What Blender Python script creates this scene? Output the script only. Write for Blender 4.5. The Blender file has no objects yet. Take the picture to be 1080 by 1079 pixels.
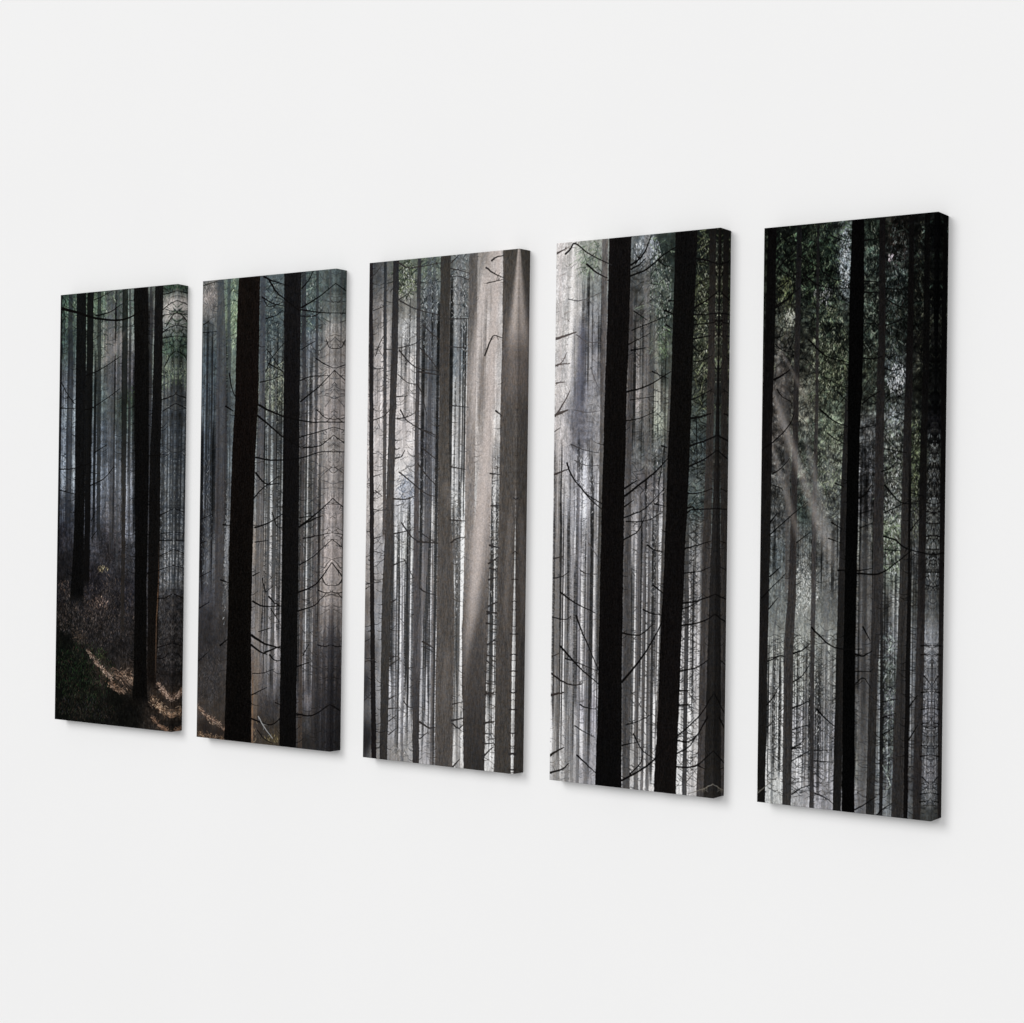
import bpy, bmesh, math
import numpy as np

# ------------------------------------------------------------------ camera
scene = bpy.context.scene
C = scene.collection
cam_d = bpy.data.cameras.new('camera')
cam_d.sensor_width = 36.0
cam_d.lens = 91.749
cam_d.clip_end = 200.0
cam = bpy.data.objects.new('camera', cam_d)
cam.location = (2.7240, -2.4897, -0.0182)
cam.rotation_euler = (1.57586, -0.01349, 0.80642)
C.objects.link(cam)
scene.camera = cam

# ------------------------------------------------------------------ even room light
world = bpy.data.worlds.new('World')
scene.world = world
world.use_nodes = True
wb = world.node_tree.nodes['Background']
wb.inputs['Color'].default_value = (1.0, 1.0, 1.0, 1.0)
wb.inputs['Strength'].default_value = 0.33

# two very large soft lamps far out in front of the wall: a key high on the left, a fill on the right
from mathutils import Vector
def softbox(name, loc, size, energy):
    ld = bpy.data.lights.new(name, 'AREA')
    ld.shape = 'DISK'
    ld.size = size
    ld.energy = energy
    ld.color = (1.0, 0.998, 0.997)
    lamp = bpy.data.objects.new(name, ld)
    lamp.location = loc
    lamp.rotation_euler = (-Vector(loc)).to_track_quat('-Z', 'Y').to_euler()
    C.objects.link(lamp)
softbox('key_lamp', (-22.0, -49.3, 24.6), 37.4, 18200.0)
softbox('fill_lamp', (26.0, -52.0, 6.0), 46.0, 13600.0)

scene.view_settings.view_transform = 'Standard'
scene.view_settings.look = 'None'
scene.view_settings.exposure = 0.0
scene.view_settings.gamma = 1.0
scene.view_settings.use_curve_mapping = False

# ------------------------------------------------------------------ materials
def principled(name, rough, spec):
    m = bpy.data.materials.new(name)
    m.use_nodes = True
    p = m.node_tree.nodes['Principled BSDF']
    p.inputs['Roughness'].default_value = rough
    p.inputs['Specular IOR Level'].default_value = spec
    return m, m.node_tree, p

def wall_material():
    m, nt, p = principled('matt_white_paint', 0.9, 0.1)
    tc = nt.nodes.new('ShaderNodeTexCoord')
    n1 = nt.nodes.new('ShaderNodeTexNoise')
    n1.inputs['Scale'].default_value = 3.0
    n1.inputs['Detail'].default_value = 5.0
    ramp = nt.nodes.new('ShaderNodeValToRGB')
    ramp.color_ramp.elements[0].position = 0.3
    ramp.color_ramp.elements[0].color = (0.846, 0.846, 0.846, 1)
    ramp.color_ramp.elements[1].position = 0.7
    ramp.color_ramp.elements[1].color = (0.854, 0.854, 0.854, 1)
    n2 = nt.nodes.new('ShaderNodeTexNoise')
    n2.inputs['Scale'].default_value = 420.0
    n2.inputs['Detail'].default_value = 2.0
    b = nt.nodes.new('ShaderNodeBump')
    b.inputs['Strength'].default_value = 0.03
    b.inputs['Distance'].default_value = 0.001
    nt.links.new(tc.outputs['Object'], n1.inputs['Vector'])
    nt.links.new(tc.outputs['Object'], n2.inputs['Vector'])
    nt.links.new(n1.outputs['Fac'], ramp.inputs['Fac'])
    nt.links.new(ramp.outputs['Color'], p.inputs['Base Color'])
    nt.links.new(n2.outputs['Fac'], b.inputs['Height'])
    nt.links.new(b.outputs['Normal'], p.inputs['Normal'])
    return m

def print_material(img):
    m, nt, p = principled('printed_canvas', 0.9, 0.0)
    t = nt.nodes.new('ShaderNodeTexImage')
    t.image = img
    t.interpolation = 'Cubic'
    t.extension = 'EXTEND'
    uv = nt.nodes.new('ShaderNodeUVMap')
    uv.uv_map = 'print'
    nt.links.new(uv.outputs['UV'], t.inputs['Vector'])
    nt.links.new(t.outputs['Color'], p.inputs['Base Color'])
    # fine canvas weave
    tc = nt.nodes.new('ShaderNodeTexCoord')
    hs = []
    for ax in ('X', 'Z'):
        w = nt.nodes.new('ShaderNodeTexWave')
        w.wave_type = 'BANDS'
        w.bands_direction = ax
        w.inputs['Scale'].default_value = 260.0
        w.inputs['Distortion'].default_value = 0.6
        nt.links.new(tc.outputs['Object'], w.inputs['Vector'])
        hs.append(w)
    mul = nt.nodes.new('ShaderNodeMath'); mul.operation = 'ADD'
    nt.links.new(hs[0].outputs['Fac'], mul.inputs[0])
    nt.links.new(hs[1].outputs['Fac'], mul.inputs[1])
    b = nt.nodes.new('ShaderNodeBump')
    b.inputs['Strength'].default_value = 0.25
    b.inputs['Distance'].default_value = 0.0004
    nt.links.new(mul.outputs[0], b.inputs['Height'])
    nt.links.new(b.outputs['Normal'], p.inputs['Normal'])
    return m

# ------------------------------------------------------------------ the wall
me = bpy.data.meshes.new('wall')
bm = bmesh.new()
vs = [bm.verts.new(v) for v in ((-14, 0, -8), (14, 0, -8), (14, 0, 8), (-14, 0, 8))]
bm.faces.new(vs)
bm.to_mesh(me); bm.free()
wall = bpy.data.objects.new('wall', me)
me.materials.append(wall_material())
wall['kind'] = 'structure'
wall['label'] = 'plain matt off-white wall behind the five canvases'
wall['category'] = 'wall'
C.objects.link(wall)

# ------------------------------------------------------------------ painting the five prints
TW, TH = 420, 1080

def lin(c):
    c = np.clip(c, 0, 1)
    return np.where(c <= 0.04045, c / 12.92, ((c + 0.055) / 1.055) ** 2.4)

def up(grid, h, w):
    """smooth upsampling of a small random grid"""
    gh, gw = grid.shape
    def ax(n, g):
        x = np.linspace(0, g - 1.001, n); i = x.astype(int); f = x - i; f = f * f * (3 - 2 * f)
        return i, f
    i, f = ax(h, gh); a = grid[i] * (1 - f)[:, None] + grid[i + 1] * f[:, None]
    j, g = ax(w, gw); return a[:, j] * (1 - g) + a[:, j + 1] * g

class Print:
    def __init__(s, wp, hp, seed):
        s.wp, s.hp = wp, hp
        s.r = np.random.RandomState(seed)
        s.X = (np.arange(TW) + .5) / TW * wp
        s.Y = (np.arange(TH) + .5) / TH * hp
        s.px, s.py = wp / TW, hp / TH
        s.a = np.zeros((TH, TW, 3)); s.M = np.ones((TH, TW))
    def noise(s, fx, fy):
        return up(s.r.rand(max(2, int(s.hp / fy)) + 1, max(2, int(s.wp / fx)) + 1), TH, TW)
    def box(s, x0, x1, y0, y1):
        c0 = max(0, int(x0 / s.px)); c1 = min(TW, int(x1 / s.px) + 2)
        r0 = max(0, int(y0 / s.py)); r1 = min(TH, int(y1 / s.py) + 2)
        return c0, c1, r0, r1
    def field(s, pts):
        hh, ww = 216, 84
        X = ((np.arange(ww) + .5) / ww * s.wp)[None, :]; Y = ((np.arange(hh) + .5) / hh * s.hp)[:, None]
        num = np.zeros((hh, ww, 3)); den = np.zeros((hh, ww))
        for x, y, r, g, b in pts:
            d = (X - x) ** 2 + ((Y - y) / 1.7) ** 2 + 24.0
            w = d ** -1.75
            num += w[..., None] * np.array([r, g, b]); den += w
        f = num / den[..., None] / 255.
        for k in range(3):
            s.a[..., k] = up(f[..., k], TH, TW)
    def comp(s, sl, m, col):
        s.a[sl] = s.a[sl] * (1 - m[..., None]) + m[..., None] * col
    def stroke(s, pts, w0, w1, col, alpha=1.0, soft=.24, jag=0):
        p = np.array(pts, float)
        if len(p) > 2:                                   # smooth through the points
            q = [p[0]]
            e = np.vstack([2 * p[0] - p[1], p, 2 * p[-1] - p[-2]])
            for i in range(1, len(e) - 2):
                for t in (.25, .5, .75, 1.):
                    q.append(.5 * ((2 * e[i]) + (-e[i-1] + e[i+1]) * t + (2*e[i-1] - 5*e[i] + 4*e[i+1] - e[i+2]) * t*t + (-e[i-1] + 3*e[i] - 3*e[i+1] + e[i+2]) * t**3))
            p = np.array(q)
            if jag: p[1:-1] += s.r.normal(size=(len(p) - 2, 2)) * jag
        n = len(p) - 1
        pad = max(w0, w1) / 2 + soft + .3
        c0, c1, r0, r1 = s.box(p[:, 0].min() - pad, p[:, 0].max() + pad, p[:, 1].min() - pad, p[:, 1].max() + pad)
        if c1 <= c0 or r1 <= r0: return
        m = np.zeros((r1 - r0, c1 - c0))
        for i in range(n):
            a, b = p[i], p[i + 1]
            wa = w0 + (w1 - w0) * i / n; wb = w0 + (w1 - w0) * (i + 1) / n
            pd = max(wa, wb) / 2 + soft + .2
            d0, d1, q0, q1 = s.box(min(a[0], b[0]) - pd, max(a[0], b[0]) + pd, min(a[1], b[1]) - pd, max(a[1], b[1]) + pd)
            if d1 <= d0 or q1 <= q0: continue
            X = s.X[None, d0:d1]; Y = s.Y[q0:q1, None]
            d = b - a; L = d @ d + 1e-9
            t = np.clip(((X - a[0]) * d[0] + (Y - a[1]) * d[1]) / L, 0, 1)
            ds = np.hypot(X - a[0] - t * d[0], Y - a[1] - t * d[1])
            k = np.clip(((wa + (wb - wa) * t) / 2 - ds) / (2 * soft) + .5, 0, 1)
            v = m[q0 - r0:q1 - r0, d0 - c0:d1 - c0]
            np.maximum(v, k[:v.shape[0], :v.shape[1]], out=v)
        s.comp((slice(r0, r1), slice(c0, c1)), m * alpha, np.array(col) / 255.)
    def trunk(s, pts, cols, alpha, tex, twigs):
        p = np.array(pts, float)
        r0 = max(0, int(p[0, 1] / s.py)) if p[0, 1] > 8 else 0
        r1 = min(TH, int(p[-1, 1] / s.py) + 1) if p[-1, 1] < s.hp - 8 else TH
        if r1 - r0 < 4: return
        Y = s.Y[r0:r1]
        c = np.interp(Y, p[:, 1], p[:, 0]); h = np.interp(Y, p[:, 1], p[:, 2]) / 2
        n = len(Y)
        wob = up(s.r.rand(max(3, int(n / 26)) + 1, 2), n, 2) - .5
        c = c + wob[:, 0] * .45
        edge = np.interp(np.arange(n), np.arange(0, n + 3, 3), s.r.rand(len(np.arange(0, n + 3, 3)))) - .5
        h = h + edge * .42
        c0, c1, _, _ = s.box((c - h).min() - 2, (c + h).max() + 2, 0, 1)
        if c1 <= c0: return
        X = s.X[c0:c1][None, :]
        m = np.clip((h[:, None] - np.abs(X - c[:, None])) / .5 + .5, 0, 1) * alpha
        if p[-1, 1] < s.hp - 8:
            m *= np.clip((Y[-1] - Y) / 13, 0, 1)[:, None]
        if p[0, 1] > 30:
            m *= np.clip((Y - Y[0]) / 45, 0, 1)[:, None]
        cl = np.array(cols, float) / 255.; tt = np.linspace(0, 1, len(cl))
        vv = (Y - p[0, 1]) / max(1, p[-1, 1] - p[0, 1])
        col = np.stack([np.interp(vv, tt, cl[:, k]) for k in range(3)], -1)[:, None, :]
        w = c1 - c0
        bark = up(s.r.rand(max(3, n // 14) + 1, max(2, w // 2) + 1), n, w) * .6 + up(s.r.rand(max(3, n // 4) + 1, max(2, w) + 1), n, w) * .55
        rel = (X - c[:, None]) / np.maximum(h[:, None], .2)
        shade = (1 + tex * 1.5 * (bark - .57)) * (1 + tex * .5 * np.clip(np.abs(rel), 0, 1) ** 3)
        speck = up(s.r.rand(max(3, n // 2) + 1, max(2, w) + 1), n, w) - .5
        s.a[r0:r1, c0:c1] = s.a[r0:r1, c0:c1] * (1 - m[..., None]) + m[..., None] * (col * shade[..., None] + (.19 * tex * speck)[..., None] * (.6 + col))
        for _ in range(int(twigs * 2.4)):
            k = s.r.randint(n); sg = s.r.choice((-1, 1)); L = 1.5 + 10 * s.r.rand() ** 1.7
            an = math.radians(s.r.uniform(-28, 38))
            x0 = c[k] + sg * h[k] * .8; y0 = Y[k]
            x1 = x0 + sg * L * math.cos(an); y1 = y0 - L * math.sin(an)
            s.stroke([(x0, y0), ((x0 + x1) / 2, (y0 + y1) / 2 + .1 * L), (x1, y1 - .08 * L)], .8, .35, col[k, 0] * 255 * .75, min(1, alpha + .05) * .85)
    def ray(s, pts, col, alpha):
        p = np.array(pts, float); p = p[p[:, 1].argsort()]
        Y = s.Y; y0, y1 = p[0, 1], p[-1, 1]
        c = np.interp(Y, p[:, 1], p[:, 0]); h = np.interp(Y, p[:, 1], p[:, 2]) / 2 + .3
        f = np.ones(TH); span = y1 - y0
        if y0 > 6: f *= np.clip((Y - y0) / (.22 * span) , 0, 1)
        else: f *= 1.0
        if y1 < s.hp - 10: f *= np.clip((y1 - Y) / (.3 * span), 0, 1)
        f = f * f * (3 - 2 * f)
        q = np.abs(s.X[None, :] - c[:, None]) / h[:, None]
        m = np.exp(-(q ** 2.2) * 1.0) * f[:, None] * alpha
        s.comp((slice(0, TH), slice(0, TW)), m, np.array(col) / 255.)
    def dabs(s, n, size, cx, cy, rx, ry, cols):
        cols = np.array(cols, float)
        for _ in range(n):
            a = s.r.rand() * 6.283; q = s.r.rand() ** .6
            x = cx + rx * q * math.cos(a); y = cy + ry * q * math.sin(a)
            if not (-1 < x < s.wp + 1 and -1 < y < s.hp + 1): continue
            cl = cols[s.r.randint(len(cols))] * s.r.uniform(.8, 1.15)
            L = size * s.r.uniform(.6, 2.2); an = s.r.uniform(-.7, .7) + 1.57
            dx, dy = L * math.cos(an) / 2, L * math.sin(an) / 2
            s.stroke([(x - dx, y - dy), (x + dx, y + dy)], size * s.r.uniform(.15, .4), .25, np.clip(cl, 0, 255), s.r.uniform(.5, 1.0), .22)
    def streaks(s, n, amp, x0, y0, x1, y1):
        for _ in range(n):
            x = s.r.uniform(x0, x1); w = .35 + 1.5 * s.r.rand() ** 1.6
            ya = y0 + (y1 - y0) * s.r.uniform(-.1, .35); yb = y1 + (y1 - y0) * s.r.uniform(-.3, .05)
            c0, c1, r0, r1 = s.box(x - w - 1, x + w + 1, ya, yb)
            if c1 <= c0 or r1 <= r0: continue
            Y = s.Y[r0:r1]
            q = np.clip((w - np.abs(s.X[None, c0:c1] - x)) / .7 + .5, 0, 1)
            f = np.clip((Y - ya) / 30, 0, 1) * np.clip((yb - Y) / 20, 0, 1)
            k = -amp * s.r.uniform(.6, 2.0) if s.r.rand() < .62 else amp * s.r.uniform(.4, 1.5)
            sp = 1 + .5 * (s.r.rand(len(Y)) - .5)
            s.M[r0:r1, c0:c1] *= 1 + k * q * (f * sp)[:, None]
    def sparkle(s, k):
        n = s.noise(.75, 1.1) * .6 + s.noise(1.1, 3.2) * .5 + s.noise(2.6, 2.6) * .25
        n = n - n.mean()
        kk = np.interp(s.Y, (0, .45 * s.hp, .7 * s.hp, s.hp), (k[0], k[0], k[1], k[1]))[:, None]
        s.a *= np.exp(kk * 1.6 * n)[..., None]
    def sprays(s, n, size, cx, cy, rx, ry, cols):
        # drooping fir sprays: a thin twig with needles off both sides
        cols = np.array(cols, float)
        for _ in range(n):
            x = cx + rx * s.r.uniform(-1, 1); y = cy + ry * s.r.uniform(-1, 1)
            sg = s.r.choice((-1, 1)); an = math.radians(s.r.uniform(-5, 75)); L = size * s.r.uniform(.5, 1.4)
            cl = cols[s.r.randint(len(cols))] * s.r.uniform(.75, 1.2)
            al = s.r.uniform(.55, 1.0); m = int(L * .9) + 3
            for j in range(m):
                f = j / m
                px = x + sg * L * f * math.cos(an); py = y + L * f * math.sin(an) + .25 * L * f * f
                b = an + s.r.uniform(-.9, .9); l = size * .22 * s.r.uniform(.6, 1.3) * (1 - .4 * f)
                s.stroke([(px, py), (px + sg * l * math.cos(b), py + l * math.sin(b) + .3 * l)], .75, .3, np.clip(cl * s.r.uniform(.8, 1.25), 0, 255), al, .22)
    def clumps(s, k):
        n = s.noise(6, 5) * .6 + s.noise(3, 3.2) * .55 + s.noise(13, 11) * .35
        kk = np.interp(s.Y, (0, .42 * s.hp, .66 * s.hp, s.hp), (k[0], k[0], k[1], k[1]))[:, None] * np.clip(1.35 - 1.9 * s.a.mean(-1), .12, 1)
        s.a *= np.exp(kk * 1.7 * (n - n.mean()) - .27 * kk)[..., None]
    def twigs(s, n, ln, w, alpha, a0, a1, col, x0, y0, x1, y1):
        for _ in range(n):
            x = s.r.uniform(x0, x1); y = s.r.uniform(y0, y1); L = ln * s.r.uniform(.4, 1.7)
            an = math.radians(s.r.uniform(a0, a1)); sg = s.r.choice((-1, 1))
            dx, dy = sg * L * math.cos(an), -L * math.sin(an)
            bd = s.r.uniform(-.15, .25) * L
            s.stroke([(x, y), (x + dx * .5, y + dy * .5 + bd), (x + dx, y + dy)], w * 1.5, w * .7, np.array(col) * s.r.uniform(.7, 1.3), alpha * s.r.uniform(.6, 1.1), .3)
    def grass(s, n, ln, pts, cols):
        p = np.array(pts, float); cols = np.array(cols, float)
        t = np.linspace(0, 1, len(p))
        for _ in range(n):
            u = s.r.rand(); x = np.interp(u, t, p[:, 0]); y = np.interp(u, t, p[:, 1]); w = np.interp(u, t, p[:, 2])
            x += s.r.normal() * w * .32; y += s.r.normal() * w * .32
            an = s.r.choice((.75, -.95), p=(.72, .28)) + s.r.normal() * .35; L = ln * s.r.uniform(.3, 1.) * .62
            s.stroke([(x, y), (x + L * math.cos(an), y + L * math.sin(an) * .8)], .55, .3, np.clip(cols[s.r.randint(len(cols))] * s.r.uniform(.75, 1.1), 0, 255), s.r.uniform(.5, .95), .3)
    def finish(s):
        g = s.noise(.7, .8); g2 = s.noise(1.5, 2.0)
        L = s.a.mean(-1)
        amp = .07 + .05 * np.clip(L, 0, .6)
        s.a *= (1 + amp * ((g - .5) * 1.3 + (g2 - .5) * .7))[..., None]
        L = s.a.mean(-1, keepdims=True)
        s.a = L + (s.a - L) * .66
        s.a *= .86 + .20 * L
        b = s.a                                             # crisp up small detail
        for ax, r in ((0, 2), (1, 3)):
            p = np.pad(b, [(r, r) if i == ax else (0, 0) for i in range(3)], mode='edge'); n = b.shape[ax]
            b = sum(np.take(p, np.arange(k, k + n), ax) for k in range(2 * r + 1)) / (2 * r + 1)
        s.a = np.clip(s.a + .45 * (s.a - b), 0, 1)
        tint = (s.noise(1.6, 2.2) - .5) * np.clip(1.15 - 1.5 * s.a.mean(-1), .12, 1)
        s.a[..., 0] *= 1 + .10 * tint; s.a[..., 2] *= 1 - .13 * tint
        return np.clip(s.a, 0.008, .97)

# every print's picture as drawn marks: x and y in units of the print's own width and height (0-1000)
PRINTS = [
    dict(size=(124.0, 460.0), branch=(14, 12, 11), near=0, crisp=(0.26, 0.6), clump=(0.4, 0.25),
    tones='''35 15 67 95 81
38 102 58 77 77
42 234 89 97 108
45 345 101 112 126
129 61 82 101 92
136 280 135 150 160
318 24 92 116 92
321 131 101 116 101
325 240 77 92 92
395 349 82 92 104
467 122 135 128 124
480 50 92 97 97
518 200 92 92 97
600 266 58 72 63
623 54 116 135 126
629 203 82 82 89
795 80 92 95 97
805 290 106 116 126
929 10 58 82 69
945 39 174 164 159
947 68 160 155 147
949 101 106 114 111
950 134 72 95 81
939 201 116 130 114
956 243 101 104 104
960 314 89 98 106
963 377 101 111 121
47 412 121 133 147
140 412 145 157 166
50 514 67 73 85
51 559 40 40 48
332 436 97 108 121
336 537 72 77 89
399 458 106 114 128
403 568 60 58 64
482 502 92 92 98
485 589 58 54 58
609 459 121 128 140
628 545 106 111 124
631 615 58 58 64
815 503 87 92 101
951 439 116 124 130
955 524 106 112 118
959 609 130 133 137
962 665 116 118 122
964 699 60 58 60
967 759 48 46 47
54 653 31 30 33
55 708 34 32 34
57 757 36 32 31
57 785 15 16 14
59 839 13 17 13
62 953 14 16 13
341 678 36 34 40
392 722 50 43 43
345 780 40 36 36
396 824 34 32 32
406 873 60 48 40
611 891 58 46 38
960 927 64 51 42
931 958 54 43 35
265 885 15 19 14
351 955 17 18 15
541 778 42 39 40
511 831 38 35 35
548 941 15 16 13
619 698 40 38 44
623 807 40 36 36
646 966 15 15 13
966 737 50 48 49
970 823 46 43 43
973 870 42 38 38
963 983 32 28 25''',
    rays='''.6 165 155 150 b;561 95 6,484 140 10,372 180 12
.3 140 140 138 b;731 36 6,515 123 10,324 196 10
.3 150 142 138 f;593 87 3.2,483 135 6,388 172 6
.35 205 195 188 b;990 24 4,932 68 8,895 95 6''',
    stripes='''64 .32;1 -8,819 588
8 .2;882 145,1002 690''',
    leaves='''260 3;318 45 38 34;120 160 110/70 110 80/30 50 40/160 180 130
120 3;950 138 9 12;80 130 90/50 90 60/130 170 120
90 3;939 201 8 14;160 175 140/120 150 110
120 3;37 58 5 32;90 140 100/40 70 55
60 3;615 245 6 12;60 100 40/90 130 60
90 3;929 5 10 4;60 120 70/30 60 40
70 4;275 705 24 24;60 45 40/30 28 30
1700 3;248 886 34 32;12 26 12/26 44 22/8 10 8/44 46 32/30 50 26/14 18 12/36 30 26
900 3;267 966 34 16;10 12 9/24 30 20/30 26 22/36 40 30
60 3;397 842 6 8;60 80 30/80 90 50
1600 2.8;343 749 44 34;72 64 60/16 15 17/46 42 46/92 80 72/20 18 20
600 2.8;968 767 14 36;78 74 72/30 28 28/54 50 50
260 2.4;343 749 46 34;110 88 74/84 68 60/60 50 46
160 2.6;108 748 26 24;96 76 64/70 56 50
60 4;392 724 9 8;150 115 95/110 84 72/175 140 120
50 4;54 685 12 6;110 85 70/80 62 54
40 3.4;406 642 6 3.2;200 180 120/160 140 100''',
    twigs='''120 7.2 .5 .5 15 50 20 24 26;1 14,1006 630
50 6.4 .5 .6 20 45 20 20 22;876 12,1001 673
60 5.6 .5 .5 -40 60 40 36 34;3 704,1049 869''',
    sprays='''60 9;318 24 40 14;40 62 48/24 34 30/70 96 74/100 124 96
40 8;933 97 9 28;46 66 52/84 106 84/30 40 36
26 8;939 201 9 12;90 108 84/50 64 54
30 8;321 118 36 24;50 66 56/80 96 82
40 7;180 887 24 28;20 40 20/30 48 26/12 18 12''',
    specks='''500 1.6;265 885 34 34;40 74 34/66 72 50/30 56 28/70 50 40
300 1.6;267 966 34 14;44 56 34/66 52 42/56 36 30/50 50 56
700 1.5;343 731 46 38;96 84 78/70 64 62/60 56 66/120 100 86
260 1.5;968 776 12 40;92 86 84/72 68 68
120 1.6;318 32 38 16;150 180 140/190 205 175/110 150 110
60 1.5;938 196 8 18;180 196 160/140 160 120
90 1.5;954 503 9 60;190 200 206/160 170 176''',
    grass='''280 6;276 829 2.4,347 853 3.8,414 873 4,497 893 3.6;200 160 132/150 114 92/104 78 60/236 198 172/80 60 48/60 48 40
180 6;473 899 6,531 915 5.2,604 920 2.8;190 150 120/120 84 62/80 58 44
300 6;513 878 7.2,611 885 14,675 896 12;158 118 92/96 70 54/200 160 128/60 46 38
240 6;878 893 2.8,928 910 3.6,994 927 3.6;230 188 160/168 126 102/112 84 66/70 54 44
280 6;836 930 6.8,899 946 6.8,962 958 6.8,1012 964 4.4;190 140 100/116 80 54/236 190 146/60 44 32
130 6;838 970 2.8,901 988 3.2,979 1000 2.8;180 132 98/110 78 58
90 5;160 788 8,245 813 8;100 80 64/60 50 42''',
    trunks='''.7 .15 4;58 66 70/48 54 60/54 58 62;901 116 1.6,912 460 1.6,919 691 1.6
.7 .15 4;62 70 74/50 56 62/56 60 64;930 159 1.2,940 461 1.2,945 690 1
.7 .15 4;58 66 70/46 52 58/54 58 62;957 143 1.6,964 461 1.4,971 690 1.4
.7 .15 4;58 66 70/48 54 60/54 58 62;986 119 1.8,985 461 1.6,993 690 1.6
.7 .2 10;40 44 50/36 40 48;90 -5 4.4,101 192 6.4,96 368 7.2,94 559 6
.8 0.3 0;20 22 24/14 14 16;6 -1 2.8,13 323 2,12 591 1.6,9 726 1.2
.8 0.3 6;36 42 40/34 36 40;346 -6 4,355 240 4.8,359 370 4.4,367 581 4
.55 .2 8;78 84 86/72 74 78/60 60 64;438 -7 6.8,454 199 7.2,469 371 7.6,483 616 5.2
.5 .2 6;62 70 70/70 72 76;510 -4 3.2,520 243 3.2,522 372 2.8,528 642 2.4
.85 0.3 10;24 30 26/24 26 24/40 35 31/46 40 36;568 -2 6,574 201 6.4,576 372 5.2,584 633 4,583 803 3.6
.6 .2 6;52 56 58/58 58 62;611 -1 2.4,618 245 2.8,624 373 2.4,632 632 2.4
.6 .2 4;44 44 48/50 48 52;785 -1 2.4,792 206 2.8,791 375 2.8,797 674 2.8,796 761 2
.96 0.5 14;16 18 18/14 14 15/12 11 11/10 10 10;188 -4 10.4,195 194 11.2,201 369 11.2,196 546 10.8,190 661 13.2,185 706 14.8,185 731 16
.95 0.3 10;18 19 19/16 15 15/14 13 13;269 -4 7.2,269 282 7.2,267 369 6.8,270 546 6,266 634 6.8,265 697 7.2
.97 0.5 18;15 14 13/10 9 9/11 10 9;700 -1 14.8,716 204 15.2,727 374 14.8,733 588 13.2,734 675 12.4,739 849 13.2,742 928 15.2,750 956 19.2
.96 0.5 14;20 20 20/14 13 13/14 12 11/24 18 14;852 -0 8.4,850 207 9.2,840 375 10.8,841 588 12,841 804 10.8,836 847 9.6,835 917 8.8
.75 .4 0;60 42 30/110 76 50/60 45 34;883 554 1,881 674 1,868 760 1.2,868 890 1.4''',
    branches='''2.16;-1 31,153 45,335 63,560 70,732 51
1.08;319 55,432 51,551 33
0.9;241 194,372 180,532 154
0.9;236 273,310 268,535 228
0.9;8 267,144 269
0.9;12 411,131 410,298 396
0.9;283 451,414 432,494 406
0.9;14 460,159 470
0.9;884 20,944 19,997 15
0.72;886 55,946 43,998 37
0.72;886 68,999 65
0.9;888 106,948 95,1001 92
0.9;881 119,1002 116
0.72;918 92,969 69,999 65
0.9;880 258,941 253,1001 246
0.72;897 283,1002 266
0.72;907 183,952 159,996 150
0.9;878 518,992 502
0.72;895 558,995 554
0.9;888 573,996 573
0.72;882 609,997 593
1.08;791 649,884 640,999 628
0.9;879 704,941 701,997 691
0.72;877 814,939 808,992 803
0.72;878 838,925 837,970 825
0.72;809 692,885 669
0.72;301 19,382 11,478 -1
0.72;24 208,75 235,143 258
0.72;314 375,427 356
0.72;763 383,948 381
0.72;303 532,335 510
0.72;304 572,353 554'''),
    dict(size=(140.8, 495.8), branch=(16, 14, 14), near=2, crisp=(0.2, 0.16), clump=(0.3, 0.1),
    tones='''36 13 106 108 106
52 39 155 145 141
54 68 121 118 116
40 105 72 82 87
58 176 67 81 89
62 259 75 87 97
66 363 69 79 91
245 31 97 121 106
247 76 121 145 114
244 179 116 135 121
235 302 92 104 108
238 384 106 118 124
534 42 92 108 112
537 102 77 95 100
540 183 85 98 102
556 232 116 126 112
558 272 120 128 112
546 325 111 118 121
548 385 116 124 126
827 37 92 112 108
829 108 75 95 102
831 160 87 97 104
836 267 124 126 131
839 366 145 141 141
935 39 85 100 100
937 91 104 114 111
959 130 160 153 147
940 173 145 140 137
956 229 155 147 143
946 307 155 145 143
948 367 162 155 151
54 425 75 81 91
59 529 81 85 93
63 633 92 95 102
66 691 77 77 85
68 736 54 52 55
70 790 54 51 52
190 466 92 97 102
202 569 106 108 112
207 692 92 91 93
195 754 64 60 60
466 466 130 133 133
456 575 145 133 122
474 668 130 124 120
550 425 143 150 151
553 506 150 153 155
556 586 162 161 162
561 707 153 149 151
579 787 133 128 129
814 425 143 143 141
817 504 150 153 153
822 623 153 155 157
827 742 155 155 159
950 425 162 153 149
953 504 174 162 159
957 602 178 164 159
933 681 170 157 151
935 740 145 135 131
983 758 92 87 89
85 798 56 53 54
89 880 60 56 56
91 921 67 60 56
47 943 81 69 62
137 957 73 64 56
78 976 38 32 31
34 994 67 56 46
168 985 53 42 36
439 850 116 101 93
443 951 77 65 58
563 747 155 151 153
566 819 126 122 124
568 867 92 89 91
570 915 64 61 63
558 968 60 54 48
587 987 82 69 50
827 742 162 162 164
830 821 145 143 147
833 892 116 112 118
834 939 67 64 64
836 986 48 46 46
935 739 135 128 126
938 818 82 77 79
941 896 64 60 64
944 975 50 48 50
984 778 67 65 69
988 895 58 56 60''',
    rays='''.35 150 156 166 b;897 110 4,832 164 8,766 242 10
.3 185 172 166 b;995 182 3.2,917 268 8,785 378 8
.4 190 178 172 b;999 116 2,974 158 12,915 213 14,913 504 16
.3 120 128 140 b;830 120 12,778 211 12
.18 150 142 138 f;126 20 8,23 67 8
.25 190 176 168 b;970 582 12,922 740 10''',
    stripes='''40 .3;7 113,230 704
34 .32;453 141,653 885
34 .2;754 107,944 955''',
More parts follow.
